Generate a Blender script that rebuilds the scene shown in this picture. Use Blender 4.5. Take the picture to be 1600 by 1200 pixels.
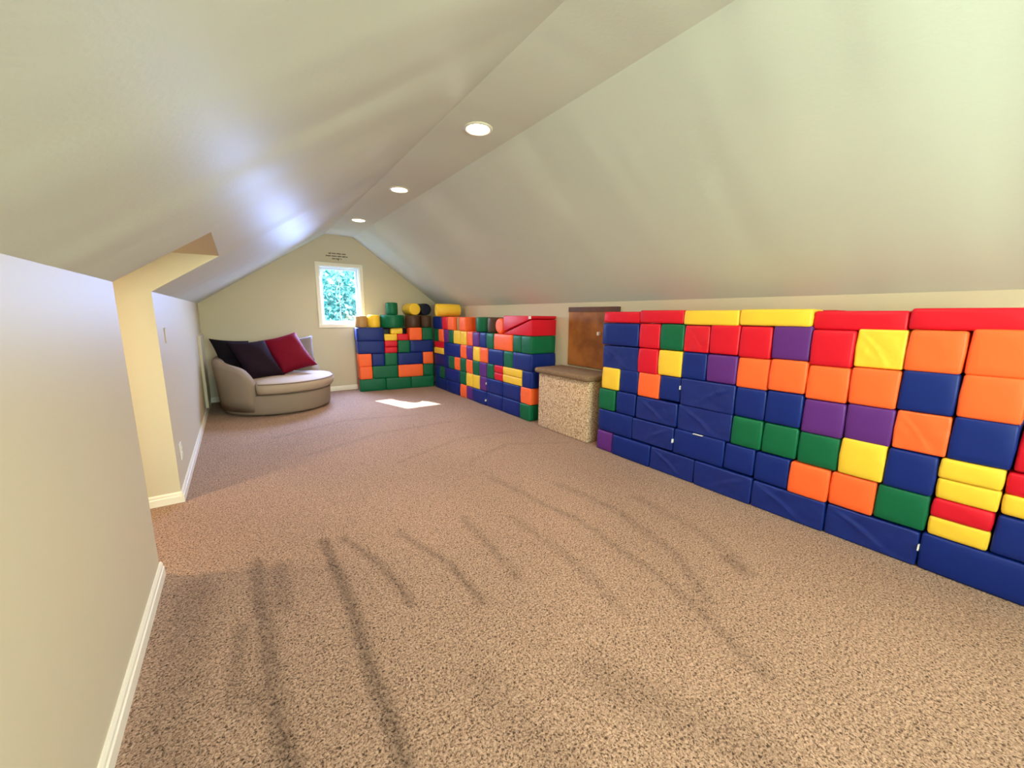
import bpy, bmesh, math, random
import numpy as np
from mathutils import Vector, Matrix

for o in list(bpy.data.objects): bpy.data.objects.remove(o)
scene = bpy.context.scene
COL = scene.collection
rnd = random.Random(7)

# ------------------------------------------------------------------ camera
CAM_H = 1.2
F_PX, YAW, PITCH, ROLL = 604.3, math.radians(35.2333), math.radians(10.0382), math.radians(0.5444)
cy, sy, cp, sp = math.cos(YAW), math.sin(YAW), math.cos(PITCH), math.sin(PITCH)
fwd = Vector((sy*cp, cy*cp, -sp)); right = Vector((cy, -sy, 0)); up = right.cross(fwd)
r2 = right*math.cos(ROLL) + up*math.sin(ROLL); u2 = -right*math.sin(ROLL) + up*math.cos(ROLL)
cam_data = bpy.data.cameras.new('camera'); cam = bpy.data.objects.new('camera', cam_data); COL.objects.link(cam)
cam_data.sensor_width = 36; cam_data.lens = F_PX/1600*36; cam_data.clip_start = .02; cam_data.clip_end = 300
M = Matrix((r2, u2, -fwd)).transposed().to_4x4(); M.translation = Vector((0, 0, CAM_H)); cam.matrix_world = M
scene.camera = cam

# ------------------------------------------------------------------ exposure, sky, sun, daylight
scene.view_settings.view_transform = 'Standard'; scene.view_settings.look = 'None'
scene.view_settings.gamma = 1; scene.view_settings.use_curve_mapping = False
scene.view_settings.exposure = 0.0
SKY_STRENGTH = 2.2
SUN_STRENGTH = 42.0
world = bpy.data.worlds.new('sky'); scene.world = world; world.use_nodes = True
nt = world.node_tree; nt.nodes.clear()
sky = nt.nodes.new('ShaderNodeTexSky'); sky.sky_type = 'NISHITA'; sky.sun_disc = False
sky.sun_elevation = math.radians(43.6); sky.sun_rotation = math.radians(-17.5); sky.air_density = 1.6; sky.dust_density = .6; sky.ozone_density = 2.5
bg = nt.nodes.new('ShaderNodeBackground'); bg.inputs[1].default_value = SKY_STRENGTH
wo = nt.nodes.new('ShaderNodeOutputWorld'); nt.links.new(sky.outputs[0], bg.inputs[0]); nt.links.new(bg.outputs[0], wo.inputs[0])

def add_light(name, kind, loc, energy, color, aim=None, **kw):
    d = bpy.data.lights.new(name, kind); d.energy = energy; d.color = color
    for k, v in kw.items(): setattr(d, k, v)
    o = bpy.data.objects.new(name, d); COL.objects.link(o); o.location = loc
    if aim is not None: o.rotation_euler = (Vector(aim)).to_track_quat('-Z', 'Y').to_euler()
    return o
add_light('sun', 'SUN', (-3, 12, 10), SUN_STRENGTH, (1, .98, .94), aim=(.59, -1.86, -1.84), angle=math.radians(.6))
# daylight standing in the two window openings (far gable, near gable behind the camera)
add_light('daylight_far_window', 'AREA', (1.35, 6.74, 1.48), 105, (.38, .51, 1.0), aim=(-.4, -1, -.95), spread=math.radians(125), shape='RECTANGLE', size=.54, size_y=.82)
add_light('daylight_near_window', 'AREA', (0.7, -2.16, 1.35), 125, (.86, 1.0, .80), spread=math.radians(160), aim=(-.15, 1, .6), shape='RECTANGLE', size=1.5, size_y=1.1)
CAN_POWER = 12.5
CAN_COLOR = (1.0, .80, .61)
DORMER_POWER = 23.0

# ------------------------------------------------------------------ helpers
def tag(o, label=None, cat=None, group=None, kind=None):
    if label: o['label'] = label
    if cat: o['category'] = cat
    if group: o['group'] = group
    if kind: o['kind'] = kind
    return o
def empty(name, loc, rz=0):
    o = bpy.data.objects.new(name, None); COL.objects.link(o); o.location = loc; o.rotation_euler = (0, 0, rz)
    o.empty_display_size = .05
    return o
def link(name, me, mat, parent=None, loc=None, smooth=False):
    if mat is not None: me.materials.append(mat)
    if smooth:
        for p in me.polygons: p.use_smooth = True
    o = bpy.data.objects.new(name, me); COL.objects.link(o)
    if parent is not None: o.parent = parent
    if loc is not None: o.location = loc
    return o
def from_bm(name, bm, mat, parent=None, loc=None, smooth=False):
    bmesh.ops.recalc_face_normals(bm, faces=bm.faces)
    me = bpy.data.meshes.new(name); bm.to_mesh(me); bm.free()
    return link(name, me, mat, parent, loc, smooth)
def bbox(bm, x0, x1, y0, y1, z0, z1, bevel=0, seg=1):
    vs = [bm.verts.new((x, y, z)) for x in (x0, x1) for y in (y0, y1) for z in (z0, z1)]
    fs = [bm.faces.new([vs[i] for i in f]) for f in ((0,1,3,2),(4,6,7,5),(0,4,5,1),(2,3,7,6),(0,2,6,4),(1,5,7,3))]
    if bevel:
        es = list({e for f in fs for e in f.edges})
        bmesh.ops.bevel(bm, geom=es, offset=bevel, segments=seg, affect='EDGES', profile=.5)
def prism(bm, poly, vec):
    """extrude a 3D polygon along vec"""
    a = [bm.verts.new(p) for p in poly]; b = [bm.verts.new(Vector(p)+Vector(vec)) for p in poly]
    bm.faces.new(a); bm.faces.new(b[::-1]); n = len(a)
    for i in range(n): bm.faces.new((a[i], b[i], b[(i+1) % n], a[(i+1) % n]))

def mat(name, color, rough=.6, bump=None, spec=.5, mix=None, sheen=0):
    """color: linear rgb; mix=(scale, color2, lo, hi) noise variation; bump=[(scale, strength, distance), ...]"""
    m = bpy.data.materials.new(name); m.use_nodes = True; t = m.node_tree; b = t.nodes['Principled BSDF']
    b.inputs['Base Color'].default_value = (*color, 1); b.inputs['Roughness'].default_value = rough
    b.inputs['Specular IOR Level'].default_value = spec
    if sheen: b.inputs['Sheen Weight'].default_value = sheen
    tc = t.nodes.new('ShaderNodeTexCoord')
    geo = t.nodes.new('ShaderNodeNewGeometry')
    if mix:
        n = t.nodes.new('ShaderNodeTexNoise'); n.inputs['Scale'].default_value = mix[0]; n.inputs['Detail'].default_value = 3
        t.links.new(tc.outputs['Object'], n.inputs['Vector'])
        r = t.nodes.new('ShaderNodeValToRGB'); r.color_ramp.elements[0].position = mix[2]; r.color_ramp.elements[1].position = mix[3]
        r.color_ramp.elements[0].color = (*mix[1], 1); r.color_ramp.elements[1].color = (*color, 1)
        t.links.new(n.outputs[0], r.inputs[0]); t.links.new(r.outputs[0], b.inputs['Base Color'])
    prev = None
    for sc, st, di in (bump or []):
        n = t.nodes.new('ShaderNodeTexNoise'); n.inputs['Detail'].default_value = 2
        if isinstance(sc, tuple):
            mp = t.nodes.new('ShaderNodeMapping'); mp.inputs['Scale'].default_value = sc; t.links.new(geo.outputs['Position'], mp.inputs[0])
            t.links.new(mp.outputs[0], n.inputs['Vector']); n.inputs['Scale'].default_value = 1
        else:
            t.links.new(tc.outputs['Object'], n.inputs['Vector']); n.inputs['Scale'].default_value = sc
        bu = t.nodes.new('ShaderNodeBump'); bu.inputs['Strength'].default_value = st; bu.inputs['Distance'].default_value = di
        t.links.new(n.outputs[0], bu.inputs['Height'])
        if prev: t.links.new(prev.outputs[0], bu.inputs['Normal'])
        prev = bu
    if prev: t.links.new(prev.outputs[0], b.inputs['Normal'])
    return m
def srgb(r, g, b):
    f = lambda c: (c/255/12.92) if c/255 <= .04045 else ((c/255+.055)/1.055)**2.4
    return (f(r), f(g), f(b))
def emis(name, color, strength):
    m = bpy.data.materials.new(name); m.use_nodes = True; t = m.node_tree; t.nodes.clear()
    e = t.nodes.new('ShaderNodeEmission'); e.inputs[0].default_value = (*color, 1); e.inputs[1].default_value = strength
    o = t.nodes.new('ShaderNodeOutputMaterial'); t.links.new(e.outputs[0], o.inputs[0]); return m

WALL = mat('wall_paint', srgb(205, 194, 168), .5, bump=[(90, .12, .002)], spec=.35)
CEIL = mat('ceiling_paint', srgb(213, 218, 209), .5, bump=[((.22, 1.5, .22), .8, .06), (70, .16, .003)], spec=.035)
TRIM = mat('trim_paint', srgb(238, 232, 215), .35)
VINYL_WHITE = mat('window_vinyl', srgb(225, 232, 240), .3)
WOODM = mat('stained_wood', srgb(176, 112, 52), .35, mix=(5, srgb(134, 80, 34), .35, .62), bump=[(30, .1, .002)])
PLASTIC = mat('white_plastic', srgb(236, 232, 222), .4)
OUT = mat('siding', srgb(150, 140, 120), .8)

# ------------------------------------------------------------------ room dimensions (metres)
XL, XR = -.39, 3.009
ZL, ZR = 1.318, 1.342
YN, YF = -2.2, 6.52
C1, C2 = 2.223, 3.115
ZT, ZC = 1.549, 2.36
XD = -2.5                       # end of the dormer
T = .12
def ridge_l(y): return 1.177 + .0126*(y-6.24)
def ridge_r(y): return 1.578 - .0088*(y-6.24)
def slope_x(y, z): return XL + (z-ZL)/(ZC-ZL)*(ridge_l(y)-XL)
S = lambda o: tag(o, kind='structure')

# floor: one carpet, with vacuum tracks where the pile lies the other way
tracks = [([(-.03, 2.12), (-.02, 1.55), (-.01, 1.25), (.0, 1.03), (.0, .5)], .035, .6),
          ([(.27, 2.13), (.285, 1.78), (.27, 1.19), (.26, .85), (.25, .4)], .03, .68),
          ([(.36, 2.1), (.42, 1.94), (.46, 1.77), (.5, 1.41)], .022, .6),
          ([(.64, 1.99), (.74, 1.58), (.75, 1.25)], .022, .55),
          ([(1.01, 1.91), (.98, 1.54), (.96, 1.29)], .03, .36),
          ([(-.1, 1.66), (-.115, 1.32)], .03, .45), ([(-.02, 1.32), (-.06, 1.3)], .05, .45),
          ([(.06, 2.02), (.05, 1.7)], .045, .4), ([(-.25, 2.05), (-.28, 1.2), (-.3, .6)], .09, .35),
          ([(1.46, 2.3), (1.56, 1.5), (1.52, .95), (1.46, .68), (1.36, .41)], .03, .32),
          ([(1.25, 1.75), (1.27, 1.3), (1.2, .9)], .035, .26),
          ([(1.80, 1.95), (1.85, 1.45), (1.74, 1.0), (1.55, .72)], .04, .28),
          ([(2.10, 1.5), (2.05, 1.05), (1.98, .85)], .045, .25), ([(1.93, .8), (1.9, .74)], .06, .45),
          ([(1.0, 3.0), (1.7, 3.3), (2.3, 3.2)], .03, .2), ([(.4, 3.6), (1.1, 3.9), (1.9, 3.9)], .04, .2),
          ([(.2, 4.3), (.9, 4.6), (1.7, 4.4)], .04, .2), ([(1.5, 2.7), (2.0, 2.9), (2.5, 2.6)], .03, .2),
          ([(.9, .75), (1.0, .5), (1.1, .3)], .09, .3), ([(.55, .95), (.62, .6)], .07, .2)]
def make_floor():
    x0, x1, y0, y1, st = XD, XR, YN, YF, .02
    nx, ny = int((x1-x0)/st)+1, int((y1-y0)/st)+1
    X, Y = np.meshgrid(np.linspace(x0, x1, nx), np.linspace(y0, y1, ny))
    rg = np.random.RandomState(3)
    jx = X + .004*np.sin(Y*11+np.sin(X*9)) + .002*np.sin(Y*71); jy = Y + .004*np.sin(X*9+2*np.sin(Y*7))
    Mk = np.zeros_like(X)
    for pts, w, a in tracks:
        D = np.full(X.shape, 9.)
        for (ax, ay), (bx, by) in zip(pts, pts[1:]):
            dx, dy = bx-ax, by-ay; t = np.clip(((jx-ax)*dx+(jy-ay)*dy)/(dx*dx+dy*dy), 0, 1)
            D = np.minimum(D, np.hypot(jx-ax-t*dx, jy-ay-t*dy))
        Mk = np.maximum(Mk, a*np.clip(1.3-D/w, 0, 1))
    broad = .10*np.sin(X*4.1+np.sin(Y*2.3)*1.5)*np.sin(Y*1.7+1.3*np.sin(X*2.2))
    Mk = np.clip(Mk + broad + .04*rg.rand(*X.shape), -.15, 1)
    Z = -.004*np.clip(Mk, 0, 1)
    co = np.stack([X, Y, Z], -1).reshape(-1, 3)
    idx = np.arange(nx*ny).reshape(ny, nx)
    q = np.stack([idx[:-1, :-1], idx[:-1, 1:], idx[1:, 1:], idx[1:, :-1]], -1).reshape(-1, 4)
    # cut the floor away outside the room (left of the knee wall, except in the dormer)
    cx = co[q].mean(1); keep = (cx[:, 0] > XL-.05) | ((cx[:, 1] > C1-.02) & (cx[:, 1] < C2+.02))
    q = q[keep]
    me = bpy.data.meshes.new('floor'); me.vertices.add(len(co)); me.vertices.foreach_set('co', co.ravel())
    me.loops.add(q.size); me.loops.foreach_set('vertex_index', q.ravel().astype(np.int32))
    me.polygons.add(len(q)); me.polygons.foreach_set('loop_start', np.arange(0, q.size, 4, dtype=np.int32))
    me.update(calc_edges=True)
    at = me.attributes.new('track', 'FLOAT', 'POINT'); at.data.foreach_set('value', Mk.ravel().astype(np.float32))
    return me
def carpet_mat(name, c_lo, c_mid, c_hi, use_track, sc=150):
    m = bpy.data.materials.new(name); m.use_nodes = True; t = m.node_tree; b = t.nodes['Principled BSDF']
    b.inputs['Roughness'].default_value = .95; b.inputs['Specular IOR Level'].default_value = .1
    b.inputs['Sheen Weight'].default_value = .06
    g = t.nodes.new('ShaderNodeNewGeometry')
    n = t.nodes.new('ShaderNodeTexNoise'); n.inputs['Scale'].default_value = sc; n.inputs['Detail'].default_value = 3; n.inputs['Roughness'].default_value = .6
    n.inputs['Distortion'].default_value = .8
    t.links.new(g.outputs['Position'], n.inputs['Vector'])
    r = t.nodes.new('ShaderNodeValToRGB'); e = r.color_ramp.elements
    e[0].position = .36; e[0].color = (*c_lo, 1); e[1].position = .66; e[1].color = (*c_hi, 1)
    k = e.new(.47); k.color = (*c_mid, 1)
    t.links.new(n.outputs[0], r.inputs[0])
    last = r.outputs[0]
    if use_track:
        at = t.nodes.new('ShaderNodeAttribute'); at.attribute_name = 'track'
        n2 = t.nodes.new('ShaderNodeTexNoise'); n2.inputs['Scale'].default_value = 60; t.links.new(g.outputs['Position'], n2.inputs['Vector'])
        ma = t.nodes.new('ShaderNodeMath'); ma.operation = 'MULTIPLY_ADD'; ma.inputs[1].default_value = 1.1; ma.inputs[2].default_value = .45
        t.links.new(n2.outputs[0], ma.inputs[0])
        mm = t.nodes.new('ShaderNodeMath'); mm.operation = 'MULTIPLY'; t.links.new(ma.outputs[0], mm.inputs[0]); t.links.new(at.outputs['Fac'], mm.inputs[1])
        m2 = t.nodes.new('ShaderNodeMath'); m2.operation = 'MULTIPLY_ADD'; m2.inputs[1].default_value = -.62; m2.inputs[2].default_value = 1
        t.links.new(mm.outputs[0], m2.inputs[0])
        vm = t.nodes.new('ShaderNodeVectorMath'); vm.operation = 'SCALE'; t.links.new(last, vm.inputs[0]); t.links.new(m2.outputs[0], vm.inputs['Scale'])
        last = vm.outputs[0]
    t.links.new(last, b.inputs['Base Color'])
    bu = t.nodes.new('ShaderNodeBump'); bu.inputs['Strength'].default_value = .7; bu.inputs['Distance'].default_value = .006
    t.links.new(n.outputs[0], bu.inputs['Height']); t.links.new(bu.outputs[0], b.inputs['Normal'])
    return m
CARPET = carpet_mat('carpet', srgb(72, 54, 40), srgb(150, 121, 101), srgb(196, 164, 141), True, 145)
CARPET_BOX = carpet_mat('carpet_box', srgb(112, 86, 62), srgb(196, 164, 132), srgb(238, 212, 180), False, 85)
CARPET_TOP = carpet_mat('carpet_top', srgb(96, 74, 54), srgb(132, 106, 82), srgb(155, 128, 102), False, 150)
S(link('floor', make_floor(), CARPET))

# walls
bm = bmesh.new()
bbox(bm, XL-T, XL, YN, C1, -.02, ZL); bbox(bm, XL-T, XL, C2, YF, -.02, ZL)
S(from_bm('wall_left', bm, WALL))
bm = bmesh.new(); bbox(bm, XR, XR+T, YN, YF, -.02, ZR); S(from_bm('wall_right', bm, WALL))
def gable(y0, y1, hole, name):
    x0, x1, z0, z1 = hole
    bm = bmesh.new(); rl, rr = ridge_l(y0), ridge_r(y0); e = .05
    zl = lambda x: ZL + (x-XL)/(rl-XL)*(ZC-ZL) + e if x < rl else (ZC+e if x <= rr else ZR + (XR-x)/(XR-rr)*(ZC-ZR)+e)
    def top(xs): return [(x, y0, zl(x)) for x in xs]
    v = (0, y1-y0, 0)
    def seg(xa, xb, zb, zt=None):
        if zt is not None: poly = [(xa, y0, zb), (xb, y0, zb), (xb, y0, zt), (xa, y0, zt)]
        else:
            ks = sorted([xa, xb]+[k for k in (rl, rr) if xa < k < xb])
            poly = [(xa, y0, zb), (xb, y0, zb)] + top(ks[::-1])
        prism(bm, poly, v)
    seg(XL-T, x0, -.02); seg(x1, XR+T, -.02); seg(x0, x1, -.02, z0); seg(x0, x1, z1)
    return S(from_bm(name, bm, WALL))
W1 = (1.073, 1.645, 1.045, 1.905)
gable(YF, YF+.16, W1, 'wall_far')
W2 = (-.05, 1.45, .8, 1.9)
gable(YN-.16, YN, W2, 'wall_near')
bm = bmesh.new(); bbox(bm, XD, XL-T, C1-T, C1, -.02, ZT+.1); prism(bm, [(XL-T, C1, ZL), (XL, C1, ZL), (slope_x(C1, ZT)-.0, C1, ZT), (slope_x(C1, ZT)-.0, C1, ZT+.1), (XL-T, C1, ZT+.1)], (0, .004, 0)); S(from_bm('wall_dormer_near', bm, WALL))
bm = bmesh.new()
sx = slope_x(C2, ZT)-.002
prism(bm, [(XD, C2, -.02), (XL, C2, -.02), (XL, C2, ZL), (sx, C2, ZT), (sx, C2, ZT+.1), (XD, C2, ZT+.1)], (0, -.004, 0))
bbox(bm, XD, XL-T, C2+.002, C2+T, -.02, ZT+.1)
S(from_bm('wall_dormer_far', bm, WALL))
bm = bmesh.new(); bbox(bm, XD-T, XD, C1-T, C2+T, -.02, ZT+.1); S(from_bm('wall_dormer_end', bm, WALL))

# ceilings: sloped planes, finely divided so the drywall can be slightly wavy
def slab(name, quads, lift):
    bm = bmesh.new()
    for (a, b, c, d) in quads:       # bottom face a,b,c,d (a-b along y, a-d across)
        a, b, c, d = map(Vector, (a, b, c, d))
        prism(bm, [a, b, c, d], lift)
    return S(from_bm(name, bm, CEIL))
def ql(y0, y1, za, zb): return ((slope_x(y0, za), y0, za), (slope_x(y1, za), y1, za), (slope_x(y1, zb), y1, zb), (slope_x(y0, zb), y0, zb))
slab('ceiling', [ql(YN-.16, C1, ZL, ZC), ql(C1, C2, ZT, ZC), ql(C2, YF+.16, ZL, ZC)], (-.06, 0, .1))
y0, y1 = YN-.16, YF+.16
slab('ceiling.001', [((ridge_r(y0), y0, ZC), (ridge_r(y1), y1, ZC), (XR, y1, ZR), (XR, y0, ZR))], (.06, 0, .1))
slab('ceiling.002', [((ridge_l(y0), y0, ZC), (ridge_l(y1), y1, ZC), (ridge_r(y1), y1, ZC), (ridge_r(y0), y0, ZC))], (0, 0, .1))
bm = bmesh.new(); bbox(bm, XD, slope_x(C1, ZT), C1, C2, ZT, ZT+.1); S(from_bm('ceiling.003', bm, WALL))
# unseen blocker strips, added so that no sky leaks over the knee walls
bm = bmesh.new(); bbox(bm, XR+.0, XR+T, y0, y1, ZR, ZR+.12); bbox(bm, XL-T, XL-.0, y0, C1-.13, ZL, ZL+.14); bbox(bm, XL-T, XL-.0, C2+.13, y1, ZL, ZL+.14); S(from_bm('leak_blocker', bm, WALL))

# baseboards with a stepped profile
def baseboard(name, segs, h=.072, t=.014):
    bm = bmesh.new()
    for (ax, ay, bx, by, nx, ny) in segs:
        a, b, n = Vector((ax, ay, 0)), Vector((bx, by, 0)), Vector((nx, ny, 0))
        prof = [(0, 0), (t, 0), (t, h*.62), (t*.72, h*.68), (t*.72, h*.86), (t*.35, h), (0, h)]
        prism(bm, [a+n*p+Vector((0, 0, q)) for p, q in prof], b-a)
    return S(from_bm(name, bm, TRIM))
baseboard('baseboard_left', [(XL, YN, XL, C1+.014, 1, 0), (XL, C2-.014, XL, YF, 1, 0)])
baseboard('baseboard_dormer', [(XD, C2, XL-.0005, C2, 0, -1), (XD, C1, XL-.0005, C1, 0, 1)])
baseboard('baseboard_far', [(XL, YF, XR, YF, 0, -1)])
baseboard('baseboard_right', [(XR, YN, XR, YF, -1, 0)])

# window_1 in the far gable: casing, jamb, sash, glass, muntins
def window(name, hole, y, inward, grid=True):
    x0, x1, z0, z1 = hole
    s = inward
    root = S(empty(name, ((x0+x1)/2, y, z0)))
    inv = Vector(root.location)
    def put(nm, boxes, m, bev=.003):
        bm = bmesh.new()
        for (a, b, c, d, e, f) in boxes: bbox(bm, a-inv.x, b-inv.x, min(c, d)-inv.y, max(c, d)-inv.y, e-inv.z, f-inv.z, bev)
        return from_bm(nm, bm, m, root)
    c = .055
    yi, yo = y + .018*s, y          # casing proud of the wall
    put('casing', [(x0-c, x1+c, yi, yo, z1, z1+c), (x0-c, x1+c, yi, yo, z0-c, z0), (x0-c, x0, yi, yo, z0, z1), (x1, x1+c, yi, yo, z0, z1)], TRIM)
    j = .012
    put('jamb', [(x0, x0+j, y, y-.16*s, z0, z1), (x1-j, x1, y, y-.16*s, z0, z1), (x0+j, x1-j, y, y-.16*s, z1-j, z1), (x0+j, x1-j, y, y-.16*s, z0, z0+j)], VINYL_WHITE, 0)
    ys, ye = y-.07*s, y-.10*s; w = .034
    a0, a1, b0, b1 = x0+j, x1-j, z0+j, z1-j
    put('sash', [(a0, a1, ys, ye, b1-w, b1), (a0, a1, ys, ye, b0, b0+w), (a0, a0+w, ys, ye, b0+w, b1-w), (a1-w, a1, ys, ye, b0+w, b1-w)], VINYL_WHITE, .004)
    put('glass_pane', [(a0+w-.004, a1-w+.004, y-.083*s, y-.087*s, b0+w-.004, b1-w+.004)], GLASS, 0)
    if grid:
        xm = (a0+a1)/2; zm = b0 + (b1-b0)*.68
        put('muntin', [(xm-.0025, xm+.0025, y-.080*s, y-.083*s, b0+w, b1-w)], VINYL_WHITE, 0)
        put('muntin', [(a0+w, a1-w, y-.080*s, y-.083*s, zm-.0025, zm+.0025)], VINYL_WHITE, 0)
    return root
GLASS = bpy.data.materials.new('window_glass'); GLASS.use_nodes = True; t = GLASS.node_tree; t.nodes.clear()
tr = t.nodes.new('ShaderNodeBsdfTransparent'); tr.inputs[0].default_value = (.90, .97, .98, 1); gl = t.nodes.new('ShaderNodeBsdfGlossy'); gl.inputs['Roughness'].default_value = .02
mx = t.nodes.new('ShaderNodeMixShader'); mx.inputs[0].default_value = .06; ou = t.nodes.new('ShaderNodeOutputMaterial')
t.links.new(tr.outputs[0], mx.inputs[1]); t.links.new(gl.outputs[0], mx.inputs[2]); t.links.new(mx.outputs[0], ou.inputs[0])
window('window_1', W1, YF, -1)
window('window_2', W2, YN, 1, False)

# stained plywood access door high on the right knee wall, beside the carpeted step
d = S(empty('door_1', (XR, 2.82, .64)))
bm = bmesh.new(); bbox(bm, -.016, 0, -.30, .345, .03, .605, .002); from_bm('door_panel', bm, WOODM, d)
bm = bmesh.new(); bbox(bm, -.02, 0, -.345, .352, .605, .655, .002); from_bm('head_board', bm, mat('dark_wood', srgb(104, 58, 24), .4, mix=(6, srgb(70, 38, 14), .35, .6)), d)
bm = bmesh.new(); bbox(bm, -.018, 0, -.345, -.305, .0, .605, .002); from_bm('side_board', bm, WOODM, d)
bm = bmesh.new(); bbox(bm, -.05, -.016, -.125, -.10, .37, .405, .003); tag(from_bm('latch', bm, PLASTIC, d), 'small white latch')
# low white access panel on the left knee wall behind the round seat
p = S(empty('door_2', (XL, 6.1, 0)))
bm = bmesh.new(); bbox(bm, 0, .022, -.27, .3, .075, .9, .003); from_bm('door_panel', bm, WALL, p)
bm = bmesh.new(); bbox(bm, 0, .03, -.32, -.27, .075, .93, .003); bbox(bm, 0, .03, -.27, .3, .9, .93, .003); from_bm('casing', bm, WALL, p)

# ------------------------------------------------------------------ recessed ceiling lights
LENS = emis('lamp_lens', (1.0, .88, .72), 22)
def ring_mesh(r0, r1, h, n=40):
    bm = bmesh.new(); prof = [(r0, 0.0), (r0+.006, -h), (r1-.01, -h), (r1, -.001), (r1, 0)]
    rows = [[bm.verts.new((r*math.cos(2*math.pi*i/n), r*math.sin(2*math.pi*i/n), z)) for i in range(n)] for r, z in prof]
    for a, b in zip(rows, rows[1:]):
        for i in range(n): bm.faces.new((a[i], a[(i+1) % n], b[(i+1) % n], b[i]))
    return bm
def disc_mesh(r, z, n=40, dome=.006):
    bm = bmesh.new(); c = bm.verts.new((0, 0, z-dome))
    r1 = [bm.verts.new((r*.6*math.cos(2*math.pi*i/n), r*.6*math.sin(2*math.pi*i/n), z-dome*.7)) for i in range(n)]
    r2_ = [bm.verts.new((r*math.cos(2*math.pi*i/n), r*math.sin(2*math.pi*i/n), z)) for i in range(n)]
    for i in range(n):
        j = (i+1) % n; bm.faces.new((c, r1[i], r1[j])); bm.faces.new((r1[i], r2_[i], r2_[j], r1[j]))
    return bm
can_spots = [((1.362, 2.327, ZC), 'recessed ceiling light nearest the camera, set in the flat ridge strip', True),
             ((1.373, 3.814, ZC), 'recessed ceiling light in the middle of the three in view along the ridge strip', True),
             ((1.372, 5.31, ZC), 'recessed ceiling light nearest the window wall on the ridge strip', True),
             ((1.365, .84, ZC), 'recessed ceiling light just outside the top of the frame on the ridge strip', True),
             ((1.365, -.65, ZC), 'recessed ceiling light behind the camera on the ridge strip', True),
             ((-1.4, 2.68, ZT), 'recessed light in the low flat ceiling of the side dormer', False)]
trim_me = lens_me = None
for i, (loc, lab, main) in enumerate(can_spots):
    r = tag(empty('recessed_light', loc), lab, 'ceiling light', 'recessed lights in the ceiling')
    if trim_me is None:
        a = from_bm('trim_ring', ring_mesh(.070, .094, .008), TRIM, r, smooth=True); trim_me = a.data
        b = from_bm('lens', disc_mesh(.071, -.003), LENS, r, smooth=True); lens_me = b.data
    else:
        link('trim_ring', trim_me, None, r); link('lens', lens_me, None, r)
    l = add_light('lamp_glow', 'AREA', (loc[0], loc[1], loc[2]-.016), CAN_POWER if main else DORMER_POWER,
                  CAN_COLOR if main else (1.0, .74, .44), aim=(0, 0, -1), shape='DISK', size=.13, spread=math.radians(140 if main else 180))

# ------------------------------------------------------------------ foam blocks
COLS = dict(blu=('blue', srgb(7, 36, 116)), red=('red', srgb(212, 16, 40)), grn=('green', srgb(2, 98, 62)), yel=('yellow', srgb(242, 198, 58)),
            ora=('orange', srgb(252, 104, 48)), pur=('purple', srgb(92, 40, 124)), tan=('tan', srgb(176, 136, 84)), brn=('brown', srgb(78, 54, 38)),
            nav=('dark navy', srgb(16, 22, 44)))
VM = {k: mat('vinyl_'+v[0].replace(' ', '_'), v[1], .45, bump=[(9, .15, .012), (240, .08, .0006)], spec=.3) for k, v in COLS.items()}
VM_WR = {k: mat('creased_vinyl_'+COLS[k][0], COLS[k][1], .4, bump=[(5.5, .75, .03), (240, .08, .0006)], spec=.45) for k in ('blu', 'ora', 'yel', 'red')}
TAGM = mat('fabric_tag', srgb(232, 232, 228), .8)
block_cache = {}
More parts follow.
